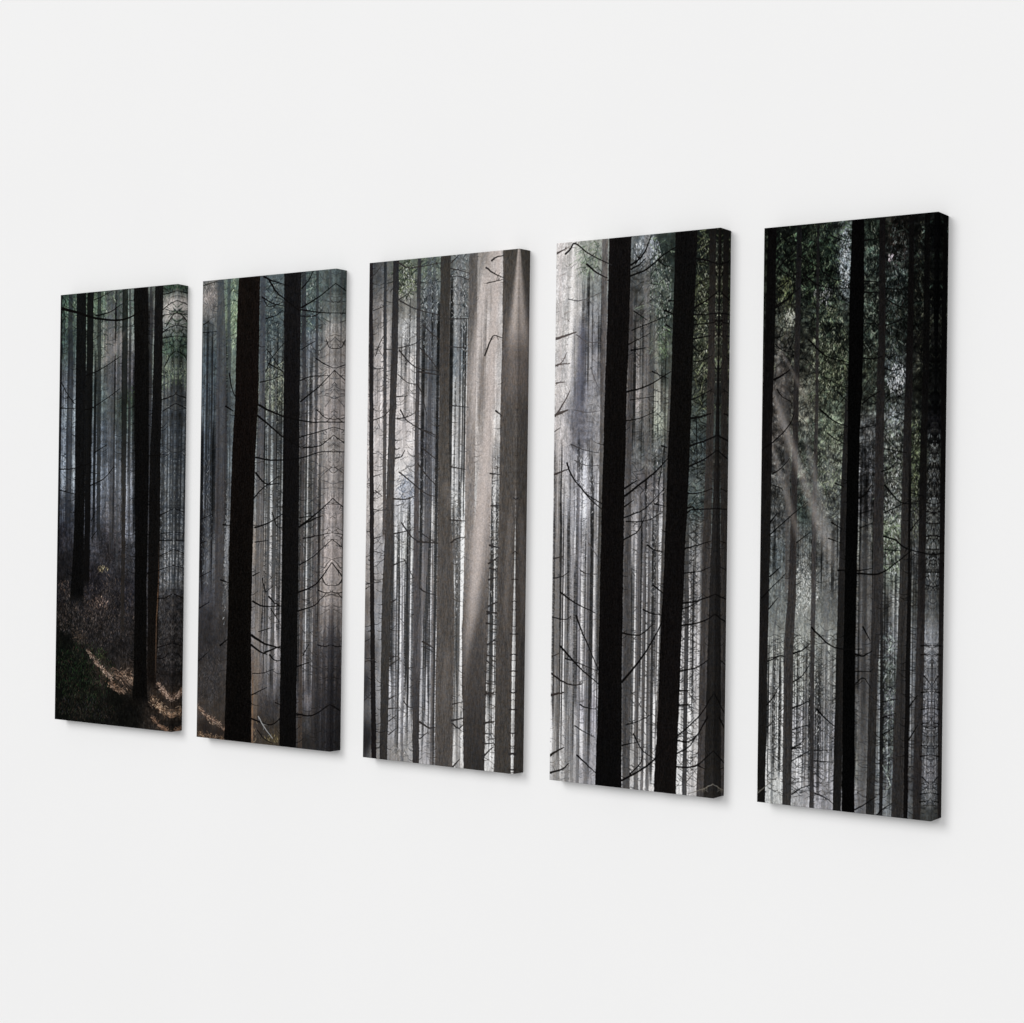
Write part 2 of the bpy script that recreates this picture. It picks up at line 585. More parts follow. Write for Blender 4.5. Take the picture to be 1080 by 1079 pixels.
    leaves='''200 3;250 80 3.6 40;170 200 140/110 150 110/200 210 170
200 3;557 244 12 24;170 174 146/110 124 114/185 190 164
150 3;550 82 12 36;120 140 140/60 78 82
120 3;828 68 12 32;120 150 130/70 95 95
130 3.4;59 30 8 12;190 178 172/110 100 98/60 56 56
200 3;103 863 14 32;80 75 74/40 38 38
60 3;587 985 8 4;130 110 60/60 50 30/170 150 90
60 3;451 967 3 16;160 130 90/80 60 40
200 3;543 940 14 22;50 48 48/75 70 68''',
    twigs='''160 7.2 .5 .55 10 50 40 44 48;3 4,215 713
230 8.8 .55 .65 10 55 34 36 38;448 19,647 745
200 8.8 .55 .65 5 60 42 42 44;757 11,996 856
60 7.2 .5 .5 -50 0 44 42 42;448 19,647 745
30 7.2 .5 .5 10 60 30 28 28;-6 779,224 918''',
    sprays='''24 8;249 64 3.6 28;110 134 96/60 80 64
50 8;549 62 11 26;44 60 62/80 98 98/110 128 120
50 8;828 68 12 28;52 68 68/84 104 98/120 140 124
40 7;556 232 11 24;96 108 88/60 70 62/140 148 120''',
    specks='''90 1.5;250 80 3.2 40;190 210 170/150 180 140
160 1.5;554 183 10 84;180 190 170/200 206 190/150 160 160
120 1.5;831 148 12 66;170 185 175/190 190 190
160 1.5;203 590 3.6 80;150 156 160/180 184 186
160 1.5;59 529 6 76;130 138 150/160 166 172
260 1.5;103 863 14 34;96 90 88/80 76 76''',
    grass='''260 6;4 933 2.8,77 951 4,137 961 4.8,219 976 4;226 184 150/164 122 96/108 78 60/70 54 44
170 6;3 990 5.2,79 996 6,213 997 5.2;190 146 104/110 80 58/60 46 38''',
    trunks='''.75 .15 10;64 72 80/66 66 72/64 60 62/62 58 58;143 1 6.8,154 136 10.4,166 384 12.4,164 549 10.8,160 734 8
.7 .15 6;62 72 78/58 62 68;207 2 3.6,218 178 3.6,231 384 2.4
.55 .2 4;54 62 70/64 66 72;40 93 1.2,44 259 2,45 383 1.6,54 695 1.6
.55 .2 4;54 62 70/64 66 72;85 93 1.6,89 260 2.4,85 384 2,93 707 2
.75 .15 10;62 68 78/72 74 84/120 116 116/130 122 116/110 92 76;469 2 5.6,473 223 6,466 385 6.8,473 627 8,451 959 4.4
.5 .15 8;110 115 116/130 128 130;531 143 2,534 385 3.2,537 667 4,533 868 4.8
.5 .15 8;100 105 106/125 123 124;576 103 2,576 385 2.4,581 666 3.2,582 867 3.2
.8 0.3 14;47 51 58/49 47 51/64 55 51/70 57 47;770 4 4.8,782 227 4,783 385 3.4,786 624 3.2,787 822 3.6,790 1000 4.4
.75 .15 10;52 58 62/56 54 58/66 60 60/50 46 46;869 4 2.8,875 307 2.6,876 386 2.6,880 701 3.2,880 1000 3.6
.4 .1 4;90 100 100/130 122 120;915 5 2.8,918 149 2.4,926 504 2.4,929 740 2.4
.6 .1 4;72 76 78/120 112 110/130 120 116;964 5 2,965 190 1.6,965 386 1,964 504 0.8
.8 0.3 6;114 104 100/57 53 55/39 38 40;919 661 1.6,914 759 2.4,915 995 4
.8 0.3 6;114 104 100/57 53 55/38 36 38;962 661 1.6,955 759 2.8,953 994 4.8
.85 0.3 8;104 96 95/47 45 49/34 32 35;997 660 1.6,992 758 3.2,993 992 5.2
.8 0.3 0;123 90 57/142 104 74;430 810 1.4,434 911 1.6,435 1004 1.8
.98 0.6 10;20 14 11/17 11 9/12 9 7/10 8 7;365 0 23.2,358 140 24.4,357 262 25.2,339 384 25.2,327 580 25.6,325 752 25.2,324 857 27.2,324 1004 29.2
.97 0.5 14;22 21 23/16 14 15/13 12 12/11 10 10;689 3 17.6,694 266 16.8,698 505 17.2,700 665 17.2,698 824 17.2,699 1003 17.2''',
    branches='''1.44;476 3,533 13,660 27
1.26;512 9,562 34,633 55,746 82
1.08;758 35,805 20,839 1
1.08;463 46,535 60,634 70
0.72;478 53,521 68,627 60
1.26;759 75,882 56,1000 31
1.08;753 80,883 88,1002 92
0.72;753 93,842 95,897 88
0.9;494 93,564 88,620 78
1.08;519 189,633 209
0.72;504 158,554 179,640 217
0.72;498 207,540 179,630 148
0.9;456 228,542 224,626 216
0.9;759 228,834 221,963 221
0.9;866 184,941 199,1002 206
1.08;760 273,889 244,1002 210
1.62;451 277,544 292,643 303,810 316,1010 318
1.44;445 300,546 325,645 349,757 368
1.26;434 389,549 395,758 392,894 380,1009 380
0.9;756 348,920 335,1007 328
1.08;785 370,907 366,1007 343
1.44;197 277,256 288
0.9;219 205,254 249,314 270
0.72;877 291,946 309,1006 312
0.72;6 10,118 3
0.9;10 96,54 89
0.72;7 113,115 113
0.72;763 163,858 148
0.54;939 146,960 162,1001 166
1.44;436 423,508 445,607 445
1.08;409 480,480 457,606 429
1.26;433 539,540 528,638 509
0.72;560 506,597 534,639 539
1.44;764 536,845 522,927 512
1.26;764 536,899 504,999 476
0.9;792 560,901 553,1002 547
0.9;767 616,876 595,1002 560
0.9;435 570,534 566
1.08;423 642,473 634
1.26;755 674,864 660,945 633,1004 607
1.44;426 697,505 706,632 704
1.26;546 685,589 698,646 705
0.72;561 711,626 738
0.72;471 761,570 751
1.08;757 713,880 699,960 674
0.9;905 667,960 672,1006 669
1.26;190 534,244 535
1.26;176 654,235 659
1.44;179 796,233 782
0.72;6 523,103 512
0.72;8 575,60 570
0.72;4 650,93 636
0.9;7 718,89 703
0.72;932 641,959 655,1006 656
0.72;495 647,518 675,574 662
0.9;763 517,872 512
1.98;421 770,522 786,642 793
1.62;415 790,494 805,537 808
1.44;523 804,642 788
1.26;558 809,594 819,643 819
0.72;432 851,510 848,595 838
0.9;427 897,540 878
1.26;429 948,571 957,669 932
0.9;605 909,647 913
1.08;755 830,850 818
1.26;766 929,875 928,1002 902
0.9;910 781,957 783,997 779
0.72;9 833,78 814
0.72;802 805,842 781
0.72 150 150 150;479 942,529 965,587 985
0.72;473 971,530 989,587 995'''),
    dict(size=(158.3, 538.1), branch=(58, 53, 52), near=0, crisp=(0.1, 0.05), clump=(0.3, 0.06),
    tones='''64 27 85 89 93
68 104 130 124 122
73 200 159 152 150
77 297 186 176 174
153 67 120 119 117
145 182 153 148 146
256 24 93 107 89
271 55 102 109 96
272 89 139 137 130
275 146 172 172 172
278 223 195 191 189
281 280 212 204 202
284 336 209 200 199
412 24 111 130 109
427 74 106 115 119
430 149 100 107 113
446 225 102 109 117
450 319 120 124 133
615 22 120 126 126
617 78 130 132 132
620 134 119 124 126
623 209 109 119 126
626 283 153 156 156
628 339 172 169 167
801 16 153 144 137
803 82 178 167 161
807 175 182 171 165
810 267 186 174 169
813 340 190 182 176
874 29 199 193 190
878 121 206 201 199
882 231 190 186 184
885 322 206 202 199
9 411 190 180 177
15 526 176 167 163
20 622 153 144 139
24 698 116 107 104
81 373 204 195 193
87 488 200 193 190
92 602 165 163 167
97 697 154 155 162
272 366 212 204 202
249 431 210 206 204
289 461 172 176 187
266 525 186 187 191
269 582 174 176 174
273 676 178 179 184
415 375 111 113 124
405 450 139 141 148
410 562 162 163 167
428 674 176 176 180
479 524 209 208 206
483 636 206 204 204
618 394 176 176 176
622 487 190 192 191
638 579 208 209 208
642 671 210 210 210
790 376 176 165 159
864 395 158 156 156
867 486 182 182 182
865 595 197 195 191
863 686 190 188 189
10 698 111 104 98
21 774 88 83 81
25 850 55 53 55
30 964 39 37 40
92 735 156 158 163
98 849 156 156 159
104 981 130 128 126
224 733 178 178 184
229 845 172 173 180
234 939 167 167 172
236 980 139 135 133
304 769 184 184 187
309 881 182 181 184
313 974 158 156 154
430 729 178 178 184
435 841 176 176 182
441 970 167 165 169
631 726 210 208 206
637 854 212 209 206
641 964 208 206 204
852 722 199 199 199
850 831 204 202 200
849 957 199 198 197
982 828 215 213 210''',
    rays='''.5 186 171 163 f;822 4 4,767 100 8,710 210 10,674 310 8
.35 205 190 182 f;825 9 10,780 119 12,737 266 12,718 413 12
.9 198 182 174 f;868 10 7.2,845 157 9.2,824 304 10.8,800 435 12,776 516 13.2,760 596 16.8,729 692 13.6,695 776 9.2,685 878 5.2
.4 200 186 178 f;854 128 6,785 252 8,774 285 8
.85 192 176 166 f;997 -1 0.8,993 43 4.4,987 87 6.8,975 145 10,961 214 12
.45 150 134 125 f;975 130 12,966 214 13.2,957 305 12
.35 150 136 127 f;975 468 4,962 522 5.2,954 631 6,937 757 6
.35 140 128 120 f;544 435 8,572 505 8
.25 150 138 130 f;582 745 5.2,561 830 8,552 911 8
.3 230 220 216 b;141 105 10,55 242 12
.5 236 226 222 b;328 170 4,254 260 8.8,205 336 8.8
.45 234 226 222 b;323 344 4.8,273 397 8,224 457 6
.4 170 172 180 b;312 393 2.8,289 461 4.8,266 518 6
.4 214 200 194 f;776 12 3.2,756 126 4,724 251 4.8,704 376 4
.55 112 100 92 f;782 178 2.8,774 266 4.8,755 362 4''',
    stripes='''34 .32;172 469,352 973
18 .2;32 64,342 337
34 .3;375 72,499 987
24 .3;559 39,674 560
26 .3;595 450,691 980
12 .24;836 377,890 974
14 .15;742 81,865 413''',
    leaves='''240 3;257 39 10 22;150 165 110/60 75 55/190 200 160/40 50 48
220 3;426 55 10 40;150 165 160/70 82 88/200 205 205
200 2.6;624 78 9 50;200 202 202/90 96 98/235 235 235
160 2.6;276 165 8 32;240 240 240/140 142 148
120 2.6;276 461 8 12;150 160 180/230 232 238
240 2.6;267 548 10 32;230 230 225/130 135 125
160 2.4;417 431 10 50;200 204 214/80 82 92
160 2.4;867 486 4.8 60;235 235 235/120 118 118
140 2.4;249 980 9 6;200 195 190/110 105 98
200 2.4;638 579 5.6 70;250 250 250/150 150 148''',
    twigs='''150 7.2 .5 .6 10 65 70 68 70;2 6,127 640
220 8 .5 .6 10 65 80 78 78;196 11,352 991
120 7.2 .5 .55 -50 -5 90 88 88;196 11,352 991
160 7.2 .5 .6 -40 60 66 68 74;360 11,505 986
130 6.4 .5 .6 -30 50 90 90 90;558 13,691 980
130 5.6 .55 .75 -35 50 50 46 44;834 395,892 995
60 7.2 .5 .4 0 60 140 132 128;739 18,910 341''',
    sprays='''60 9;263 32 12 20;60 76 52/40 50 46/110 126 84/30 36 34
50 8;426 51 9 32;70 84 88/110 124 128/50 60 64
60 7;623 60 8 40;90 100 102/130 138 138/60 68 70
40 7;276 450 8 14;140 150 170/100 108 124''',
    specks='''140 1.5;257 47 12 22;200 210 180/230 234 226
200 1.5;429 112 9 52;200 210 212/160 170 176
220 1.5;627 153 8 80;220 222 220/190 194 196
260 1.4;625 561 8 84;250 250 248/120 116 114
160 1.4;869 523 4.8 100;245 244 240/110 104 100
120 1.5;290 468 10 18;236 238 246/150 160 180''',
    grass='''''',
    trunks='''.55 .1 10;85 92 100/110 112 122/120 118 124/110 104 106;418 5 4.8,424 149 4.4,432 337 5.2,430 487 7.2,407 637 6,390 693 4.4
.5 .1 8;80 86 92/110 114 122;452 6 2.8,458 187 3.2,459 337 2.8,460 487 2.4
.6 .1 10;100 92 88/108 100 98/100 92 88/84 78 76;459 524 1.6,468 673 2,473 766 2.4,473 998 3.6
.5 .1 8;110 112 116/130 130 132/150 148 148;617 7 5.6,620 153 4.8,623 338 4.8,622 487 3.2
.75 .1 12;98 94 90/92 88 86/80 76 76;603 468 2.4,606 561 3.6,612 616 2
.55 .1 10;160 158 158/130 128 128/120 118 116/116 112 110;635 450 1.2,642 689 2.4,651 835 3.6,653 1000 4.8
.6 .1 6;130 132 138/110 110 116/96 94 100/100 98 102;248 469 1.6,257 601 1.8,267 770 2.2,278 1001 2.4
.35 .1 4;160 160 166/165 165 170;297 487 1.2,317 769 2,329 992 2.4
.35 .1 4;170 170 174/160 158 160;212 487 1,232 770 1.6,235 977 2
.9 0.28 16;47 53 58/58 58 62/76 71 70/83 76 74;112 1 3.2,120 182 3.8,126 335 4,130 526 3.6,129 571 2.4
.93 0.28 24;41 41 45/57 54 54/70 65 63/58 54 51/47 44 42;188 1 6.4,187 183 7.2,175 335 7.6,167 526 8.8,153 659 10,151 772 9.6,147 998 8.4
.93 0.28 24;55 55 60/74 70 72/83 76 76/74 70 72/49 45 45;348 2 4,347 224 4.4,346 337 4.4,352 525 5.6,359 675 6.4,364 730 7.6,364 842 8.4,370 1000 6.8
.7 .1 10;140 134 134/110 106 108/90 86 88;423 562 3.2,401 693 4.8,387 730 4.4,379 842 4.8
.95 0.28 24;34 31 34/41 38 38/32 28 28/24 21 22;12 -1 4,21 180 4.4,31 334 4.8,52 679 4.8,64 811 5.2,80 997 5.6
.85 0.28 14;91 85 81/100 93 88/133 123 117/134 123 117/112 102 96/76 69 65;708 0 8.8,709 136 9.2,705 339 10,706 486 10,703 597 9.2,696 725 7.2
.9 0.28 16;180 167 159/152 139 133/91 83 78/72 65 61/55 49 46/39 35 33;810 384 12,792 516 16,779 596 19.2,749 724 26.8,751 833 24.8,755 1000 21.2
.95 0.28 20;58 54 49/70 64 59/81 75 69/83 76 71/83 76 71/79 72 67;526 1 10.8,526 151 10,528 301 10.4,532 412 11.6,545 543 15.2,557 672 18.4,556 801 19.2,556 999 18.4
.96 0.28 14;70 65 58/85 77 73/83 76 70/79 72 67/74 67 62/62 57 52;953 -1 17.2,953 123 16.4,949 341 17.2,946 522 16.8,940 757 16,938 997 16.8''',
    branches='''1.26;203 5,256 15,321 18,495 13
1.08;206 80,284 67
1.08;219 82,325 100,499 117
0.9;211 176,315 170,392 156
1.08;217 180,330 216,497 226
1.44;350 225,498 234
0.9;361 178,433 202,487 225
0.72;213 229,279 246,338 249
1.08;209 273,281 272
1.08;211 317,270 315,334 306
1.08;232 300,270 319,348 335,497 359
0.9;18 321,125 309,203 283
0.9;118 177,171 178
0.72;34 97,114 90
0.9;10 31,44 22,77 11
0.9;378 133,430 149,501 166
0.9;345 250,378 269,412 311
1.08;556 125,682 127
0.9;559 179,672 184
1.44;828 18,862 12,902 11
1.26;792 31,851 45,903 53
0.9;800 61,863 58,903 56
1.26;791 200,825 173,851 163,904 169
0.9;564 15,614 1
0.9;559 26,628 32,684 39
1.44;867 308,903 317
0.9;563 294,689 299
0.72;559 43,616 43,679 52
0.72;51 177,91 170
0.72;40 215,107 216
0.72;52 189,91 158,117 147
1.26;362 338,426 345,497 356
1.26;201 396,241 393,266 381
1.08;229 424,341 450,419 468,495 473
1.08;358 408,430 435,495 455
0.9;383 376,499 404
1.26;192 477,277 478,335 472
1.08;199 547,338 538
1.26;185 612,231 605,283 600
1.08;251 525,346 559,499 564
1.44;359 562,499 564
0.9;371 542,474 562
0.72;53 432,110 427
0.9;65 461,113 472
0.72;57 499,114 501
0.9;63 557,116 552
0.72;65 583,118 587
1.08;575 414,675 420
1.08;579 518,679 520
1.26;587 562,624 554,680 551
1.08;835 428,901 430
0.9;843 490,901 490
1.62;840 566,901 571
1.44;835 601,895 588
1.26;842 610,890 615
1.44;836 632,885 627
1.26;836 683,896 674
1.62;829 694,893 696
1.62;189 684,221 678
1.26;382 654,427 662,491 666
0.9;8 650,114 644
0.9;2 660,35 654
0.72;9 544,43 543
0.72;219 491,258 487
0.72;270 597,336 634
1.44;406 759,489 772
1.08;413 769,483 778
1.08;181 793,240 791
0.9;182 811,253 795
0.9;178 878,230 869
1.08;179 897,245 894
0.9;182 949,233 935
0.9;181 922,230 910
0.9;283 880,309 889,348 892
0.72;279 807,312 813,344 811
1.62;394 918,452 927,496 926
0.9;395 951,446 937
1.08;613 877,675 871
1.62;608 909,688 902
1.26;612 915,652 923,689 913
1.44;825 716,888 718
1.44;829 698,887 694
1.26;832 757,883 747
1.08;830 777,884 779
1.08;830 788,873 798
1.08;826 831,883 833
1.62;823 853,851 849,883 852
1.08;823 848,857 852,883 845
1.62;817 908,883 903
1.08;814 929,872 927
1.26;816 948,881 945
1.26;816 973,849 961,879 952
1.26;618 999,661 983
0.9;-2 767,47 759
0.72;-0 807,82 800
0.72;1 887,46 873
1.08;978 734,1006 734
1.08;980 774,1007 771
1.26;981 805,1008 803
1.26;982 844,1010 847
1.26;978 878,1013 877
1.08;982 922,1012 923
1.8;983 963,1014 959
1.44;982 992,1015 992
0.9;987 475,1008 479
0.9;986 580,1002 576
0.9;984 630,1004 630
0.9;985 673,1003 670'''),
    dict(size=(172.3, 585.0), branch=(16, 14, 14), near=2, crisp=(0.15, 0.08), clump=(0.5, 0.1),
    tones='''30 6 209 202 199
33 78 213 208 207
38 167 211 206 203
44 274 207 201 198
118 44 188 183 180
134 116 174 171 169
202 11 154 158 147
204 47 138 149 136
254 83 136 141 138
244 136 145 147 151
198 188 128 128 138
178 276 121 121 133
261 242 154 152 158
265 312 151 149 152
524 28 108 117 119
571 26 133 142 154
663 25 57 73 66
710 43 47 60 53
527 90 84 86 84
586 119 110 112 110
666 94 71 84 77
530 160 103 101 99
668 145 69 84 75
647 200 88 99 84
545 229 115 110 108
672 248 80 90 82
536 298 139 130 128
651 299 136 139 126
912 26 20 25 23
902 66 36 46 38
904 117 60 66 46
906 168 64 69 57
907 218 60 66 51
909 269 71 77 64
911 319 79 90 80
986 85 60 64 49
989 186 55 55 46
992 287 46 47 44
48 362 204 196 195
53 451 196 191 189
58 557 180 176 176
63 644 179 175 175
169 332 117 116 126
177 367 108 108 119
138 434 156 154 160
198 427 163 165 174
207 493 204 206 215
141 504 174 174 184
146 591 176 174 180
263 399 147 145 147
269 521 138 136 136
274 625 161 160 160
515 349 92 92 92
586 384 86 90 90
653 340 138 145 128
644 401 92 95 95
588 445 108 104 108
647 469 117 114 117
511 527 167 163 165
581 537 128 125 128
644 537 147 147 149
515 623 174 172 174
641 622 158 158 160
889 339 77 90 84
891 379 64 77 79
893 446 84 93 92
895 493 75 92 90
896 533 101 104 103
887 580 128 128 128
866 627 152 149 149
1002 420 55 53 49
9 785 188 186 184
68 749 184 181 181
76 888 184 182 182
80 974 174 172 171
155 782 176 174 176
162 920 174 172 174
263 780 171 169 171
262 869 151 149 160
266 952 158 156 163
521 775 180 178 178
527 910 176 174 172
635 740 184 183 183
640 874 197 195 195
633 975 204 202 202
803 737 193 191 193
871 753 198 196 198
808 870 207 206 205
875 868 196 195 195
807 969 207 206 206
878 967 184 180 180
1006 865 41 38 36''',
    rays='''.35 240 234 231 b;141 6 4,104 133 6,68 274 8
.75 238 232 229 b;110 8 3.2,104 133 4.8,89 310 4.8
.6 200 194 192 f;154 24 2.8,142 134 4,128 293 4
.75 104 104 120 b;177 127 5.2,169 205 8.8,162 311 10,171 367 12
.35 190 186 186 b;213 118 3.6,224 206 4.8,231 312 4.8
.3 200 196 196 b;133 98 2.8,129 204 3.2,113 310 4
.25 160 155 152 b;532 212 8,539 384 10
.35 165 158 154 b;554 39 3.2,577 178 4.4,600 316 4.8
.35 175 168 162 b;609 117 2.8,639 234 4.8,675 330 4.8
.3 150 150 146 f;529 142 4,551 246 4.8,571 367 4.8
.3 160 158 150 b;622 144 4.8,628 282 8,653 350 8
.35 190 192 204 b;209 451 3.6,209 507 4.8''',
    stripes='''54 .32;1 398,309 985
44 .34;454 435,700 972
34 .3;487 107,701 419
30 .26;811 486,944 981
16 .22;93 44,301 312''',
    leaves='''160 3;203 36 14 18;150 180 120/200 205 190/120 140 110
260 2.8;571 33 14 18;210 220 235/60 70 72/240 244 250
320 2.8;643 93 14 40;120 140 115/50 64 56/170 180 160
200 2.8;653 197 10 18;110 138 96/70 86 70/146 164 134
260 2.8;579 212 18 80;170 168 165/70 70 68
400 2.8;905 157 10 88;130 134 96/30 36 28/94 104 68/10 12 10/170 174 140
200 2.8;987 136 2.8 80;150 150 120/30 30 24/190 190 160
260 2.8;912 43 12 22;8 12 10/40 56 46/60 80 60
260 2.6;892 403 10 52;110 130 125/40 50 50/150 160 155
200 2.6;631 367 10 44;150 156 148/60 64 62
160 2.6;891 537 9 40;180 180 178/80 80 80
240 2.4;201 486 12 60;240 240 246/130 130 140
150 2.4;639 554 10 56;225 225 228/90 88 90''',
    twigs='''130 5.6 .5 .7 10 60 90 86 86;2 415,309 985
110 5.6 .5 .6 -55 -5 90 86 86;194 100,309 985
300 8.8 .6 .75 0 60 42 42 42;478 37,700 972
120 8 .5 .6 -60 0 60 60 60;477 19,709 621
260 8.8 .55 .8 10 55 24 26 24;845 30,977 652
260 8 .55 .8 20 55 36 34 34;795 503,934 985
120 7.2 .55 .7 -50 0 50 50 50;793 453,923 985
80 4.8 .6 .6 -20 60 120 108 104;-11 -6,105 991''',
    sprays='''40 9;215 29 12 16;110 130 100/140 156 130/90 104 92
110 9;642 76 15 42;50 64 56/84 104 82/36 44 40/110 126 100
40 8;659 197 9 18;80 104 72/110 134 96/54 66 54
160 9;914 83 12 48;8 11 9/24 32 26/60 70 46/100 110 70/14 18 14
120 9;908 235 11 52;14 18 14/44 54 38/84 94 64/110 120 84
60 8;892 403 10 48;30 38 36/70 84 78/100 114 106
40 7;620 367 12 40;70 78 72/110 116 108''',
    specks='''160 1.6;571 29 14 16;225 232 244/190 200 214
260 1.5;644 117 14 52;160 176 156/190 196 186/210 212 208
260 1.6;916 151 9.6 84;170 176 140/130 140 96/200 204 180
140 1.5;187 451 10 48;236 238 248/214 216 226
160 1.5;637 520 10 80;214 214 214/190 188 188
160 1.5;873 819 12 84;240 238 236/90 86 84''',
    grass='''''',
    trunks='''.6 .1 16;206 196 193/196 186 184/180 172 168/150 144 140/130 126 122;27 -5 3.2,34 203 3.6,23 309 4,32 521 4.8,36 749 5.6,45 996 7.2
.65 .1 14;175 172 174/140 138 138/112 110 110;73 416 2.4,85 556 3,98 783 3.4,112 996 4.8
.6 .1 8;165 164 170/135 133 136/118 116 116;118 398 2.4,131 591 3,134 852 3.2,144 998 3.2
.65 .1 10;140 138 148/112 110 118/105 104 106;159 381 2.8,172 556 3.6,179 782 3.6,181 999 4
.55 .1 10;160 158 164/135 132 136/110 108 110;221 399 2.8,234 556 4,227 781 4.4,231 999 4.4
.5 .1 6;110 108 106/120 115 114/130 124 122;570 8 6,576 143 6,577 315 6,589 452 3.2
.6 .15 10;84 90 84/100 98 96/120 114 112;619 75 5.2,609 247 4.8,606 316 2.4,607 486 1.6
.75 .1 14;120 116 118/100 96 98/86 82 82/80 78 78;545 452 2.8,543 589 4,544 775 4,545 999 4.8
.7 .1 12;126 122 124/104 100 100/92 88 88;577 452 2,578 588 2.8,578 808 3,581 1000 3.2
.7 .1 12;126 122 124/100 97 98/90 87 87;609 452 2,610 588 2.8,615 807 3.2,613 999 3.6
.6 .1 8;126 122 122/112 110 110;656 486 2.4,660 739 2.8,650 840 2
.8 0.3 4;99 91 88/90 83 81/82 79 75/75 72 68;310 2 6.4,312 173 5.6,307 312 4.8,303 521 3.2,301 779 2
.85 0.3 8;63 59 59/77 72 71/75 72 72/64 62 62;477 72 4.8,477 280 5.6,474 383 6.4,475 555 7.6,479 810 8.8,485 996 8
.8 0.3 6;75 73 70/73 70 68/70 67 65;725 215 3.6,714 385 4.4,693 554 4.4,686 772 5.6,671 907 6
.85 0.3 16;54 55 52/66 64 64/59 57 59/55 54 55;836 470 2.8,834 587 4,835 803 4,835 998 4.8
.5 .1 10;120 118 118/160 156 156/170 166 164;917 486 6,900 769 4.8,896 996 4.4
.9 0.3 20;27 24 22/50 44 41/54 49 46/66 61 59/63 57 55;959 3 6.4,960 152 6.4,957 286 7.2,954 420 7.2,947 553 8.4,943 801 9.2,934 996 10
.95 0.3 10;23 21 19/18 17 16/36 34 33/30 28 27/36 33 31;999 3 2.8,1004 220 2.8,1004 420 6.8,998 553 8.8,983 767 8.8,978 997 10.8
.98 0.45 12;18 15 15/14 11 10/13 10 10/9 8 8;406 2 23.6,400 140 23.6,388 313 23.6,381 504 24.4,377 778 25.2,377 894 26.4,376 998 28.4
.98 0.45 14;14 13 13/13 11 10/14 11 11/18 14 13;805 3 22.4,793 148 21.6,787 284 21.6,774 419 22.4,759 587 20.8,746 704 21.6,732 872 21.6,719 1000 22.8''',
    branches='''1.62 96 80 76;3 19,33 15,65 11
1.62 40 36 36;61 21,92 13,122 3,215 26,354 49
1.62 28 25 25;198 44,265 62,328 72
0.72 90 84 84;84 106,146 110,207 107,291 98
2.16 98 86 82;4 178,63 174,134 168
1.44 100 88 84;4 228,41 226,97 225
0.9 110 98 94;17 229,53 219,79 204
1.26 100 88 84;11 261,31 260,61 259
1.44 92 80 78;9 322,57 301,99 277
1.8 92 80 78;15 319,46 315,89 311
0.72 90 84 86;137 173,210 187,325 190
1.62;476 52,548 35,593 3
1.44;477 60,526 52,560 43
1.44;471 72,572 62,664 40,743 27,816 11
0.9;502 51,525 38,548 25
1.08;641 48,676 58,728 63
0.9;494 136,576 154
0.9;484 171,623 156,742 145
0.9;461 197,531 187,595 178
1.44;483 207,567 204
1.44;459 282,581 273,723 249
1.08;612 247,649 253,707 261
1.8;685 139,736 147
1.26;692 165,726 172
1.44;709 122,741 123
0.9;456 334,537 331,629 320
0.72;478 297,628 292
1.44;868 51,946 58,1007 66
1.44;860 137,937 124,1003 109
1.26;858 150,927 151,1004 149
1.08;855 167,939 167,1005 163
1.44;851 193,951 189
1.26;851 205,885 215,929 212
1.08;843 300,899 294,965 283
1.8;845 333,900 331,961 326
0.9;858 233,908 232,963 224
0.72 100 96 98;231 234,256 256,287 274
0.72 95 90 92;132 312,205 317,295 315
1.62 70 60 58;9 431,52 426,94 421
1.44 24 22 22;88 410,107 426,144 444,224 469,318 486
1.26 30 28 28;163 450,237 476,315 496
0.9 70 66 68;110 375,184 385,287 392
0.72 80 76 78;136 405,210 415,288 415
1.62;453 471,588 440,656 422,718 402
1.62;453 457,525 443
1.26;454 490,509 478
1.08;452 510,579 493,697 456
1.08;451 550,523 538,557 524,582 506
1.26;636 485,699 489
1.44;596 559,628 566,690 571
0.72;659 451,678 412,689 385
1.44;675 381,706 384
1.44;636 631,705 647
0.9;464 517,591 515,682 500
1.62;841 382,924 374,1006 363
1.44;831 419,925 406,1007 389
1.08;821 466,905 465,976 457
1.26;823 502,861 495,972 493,1013 493
1.62;822 493,861 490,878 496
1.26;814 564,886 558,968 550
1.44;806 661,900 655,1011 641
1.08;807 671,856 665,906 656
0.9;821 607,910 603,975 594
1.26 60 54 52;11 588,41 585,74 583
1.08 40 36 34;10 624,62 621,112 611
0.9 60 56 56;183 608,219 614,285 614
1.44 24 22 22;57 650,149 668,277 685
1.62 84 74 70;3 321,46 317,89 312
0.9 80 72 70;4 351,41 344
0.72;876 335,887 436
0.72 90 84 84;228 556,302 587
1.08 40 36 36;4 697,90 700,126 693
1.44 26 24 24;160 692,194 719,238 746,305 790
1.62 20 18 18;60 750,179 785,310 816
1.44 40 34 32;7 802,84 816,151 820,202 817
1.98 60 50 46;6 842,49 838,87 835
1.26 30 28 28;193 855,231 860,293 861
1.08 60 56 54;8 770,51 764
1.08 30 28 28;94 772,179 779,297 791
1.08 44 40 42;161 895,209 903,287 913
1.44 20 18 18;176 949,236 963,300 978
1.98 44 40 32;-1 955,42 946,90 937
1.62 30 27 25;2 987,80 978,123 966
1.62;451 808,556 768,634 730,695 692
1.26;449 719,554 721,639 700
1.26;575 675,632 682,695 683
1.08;527 900,585 929,665 942
1.44;459 986,609 955,765 904,907 861,996 818
1.08;507 973,569 953,582 937
1.08;458 923,504 918,545 915
0.9;480 885,560 876,639 861
1.44;797 701,924 692,1013 675
1.26;794 782,904 772,964 758
1.62;784 816,849 815
1.44;785 842,868 839
1.26;785 904,854 905,909 890,967 856
1.08;783 929,865 911,968 859
1.44;784 951,856 950,910 944,999 917
1.08;910 945,954 950
0.45 120 115 104;857 997,945 985,1003 974'''),
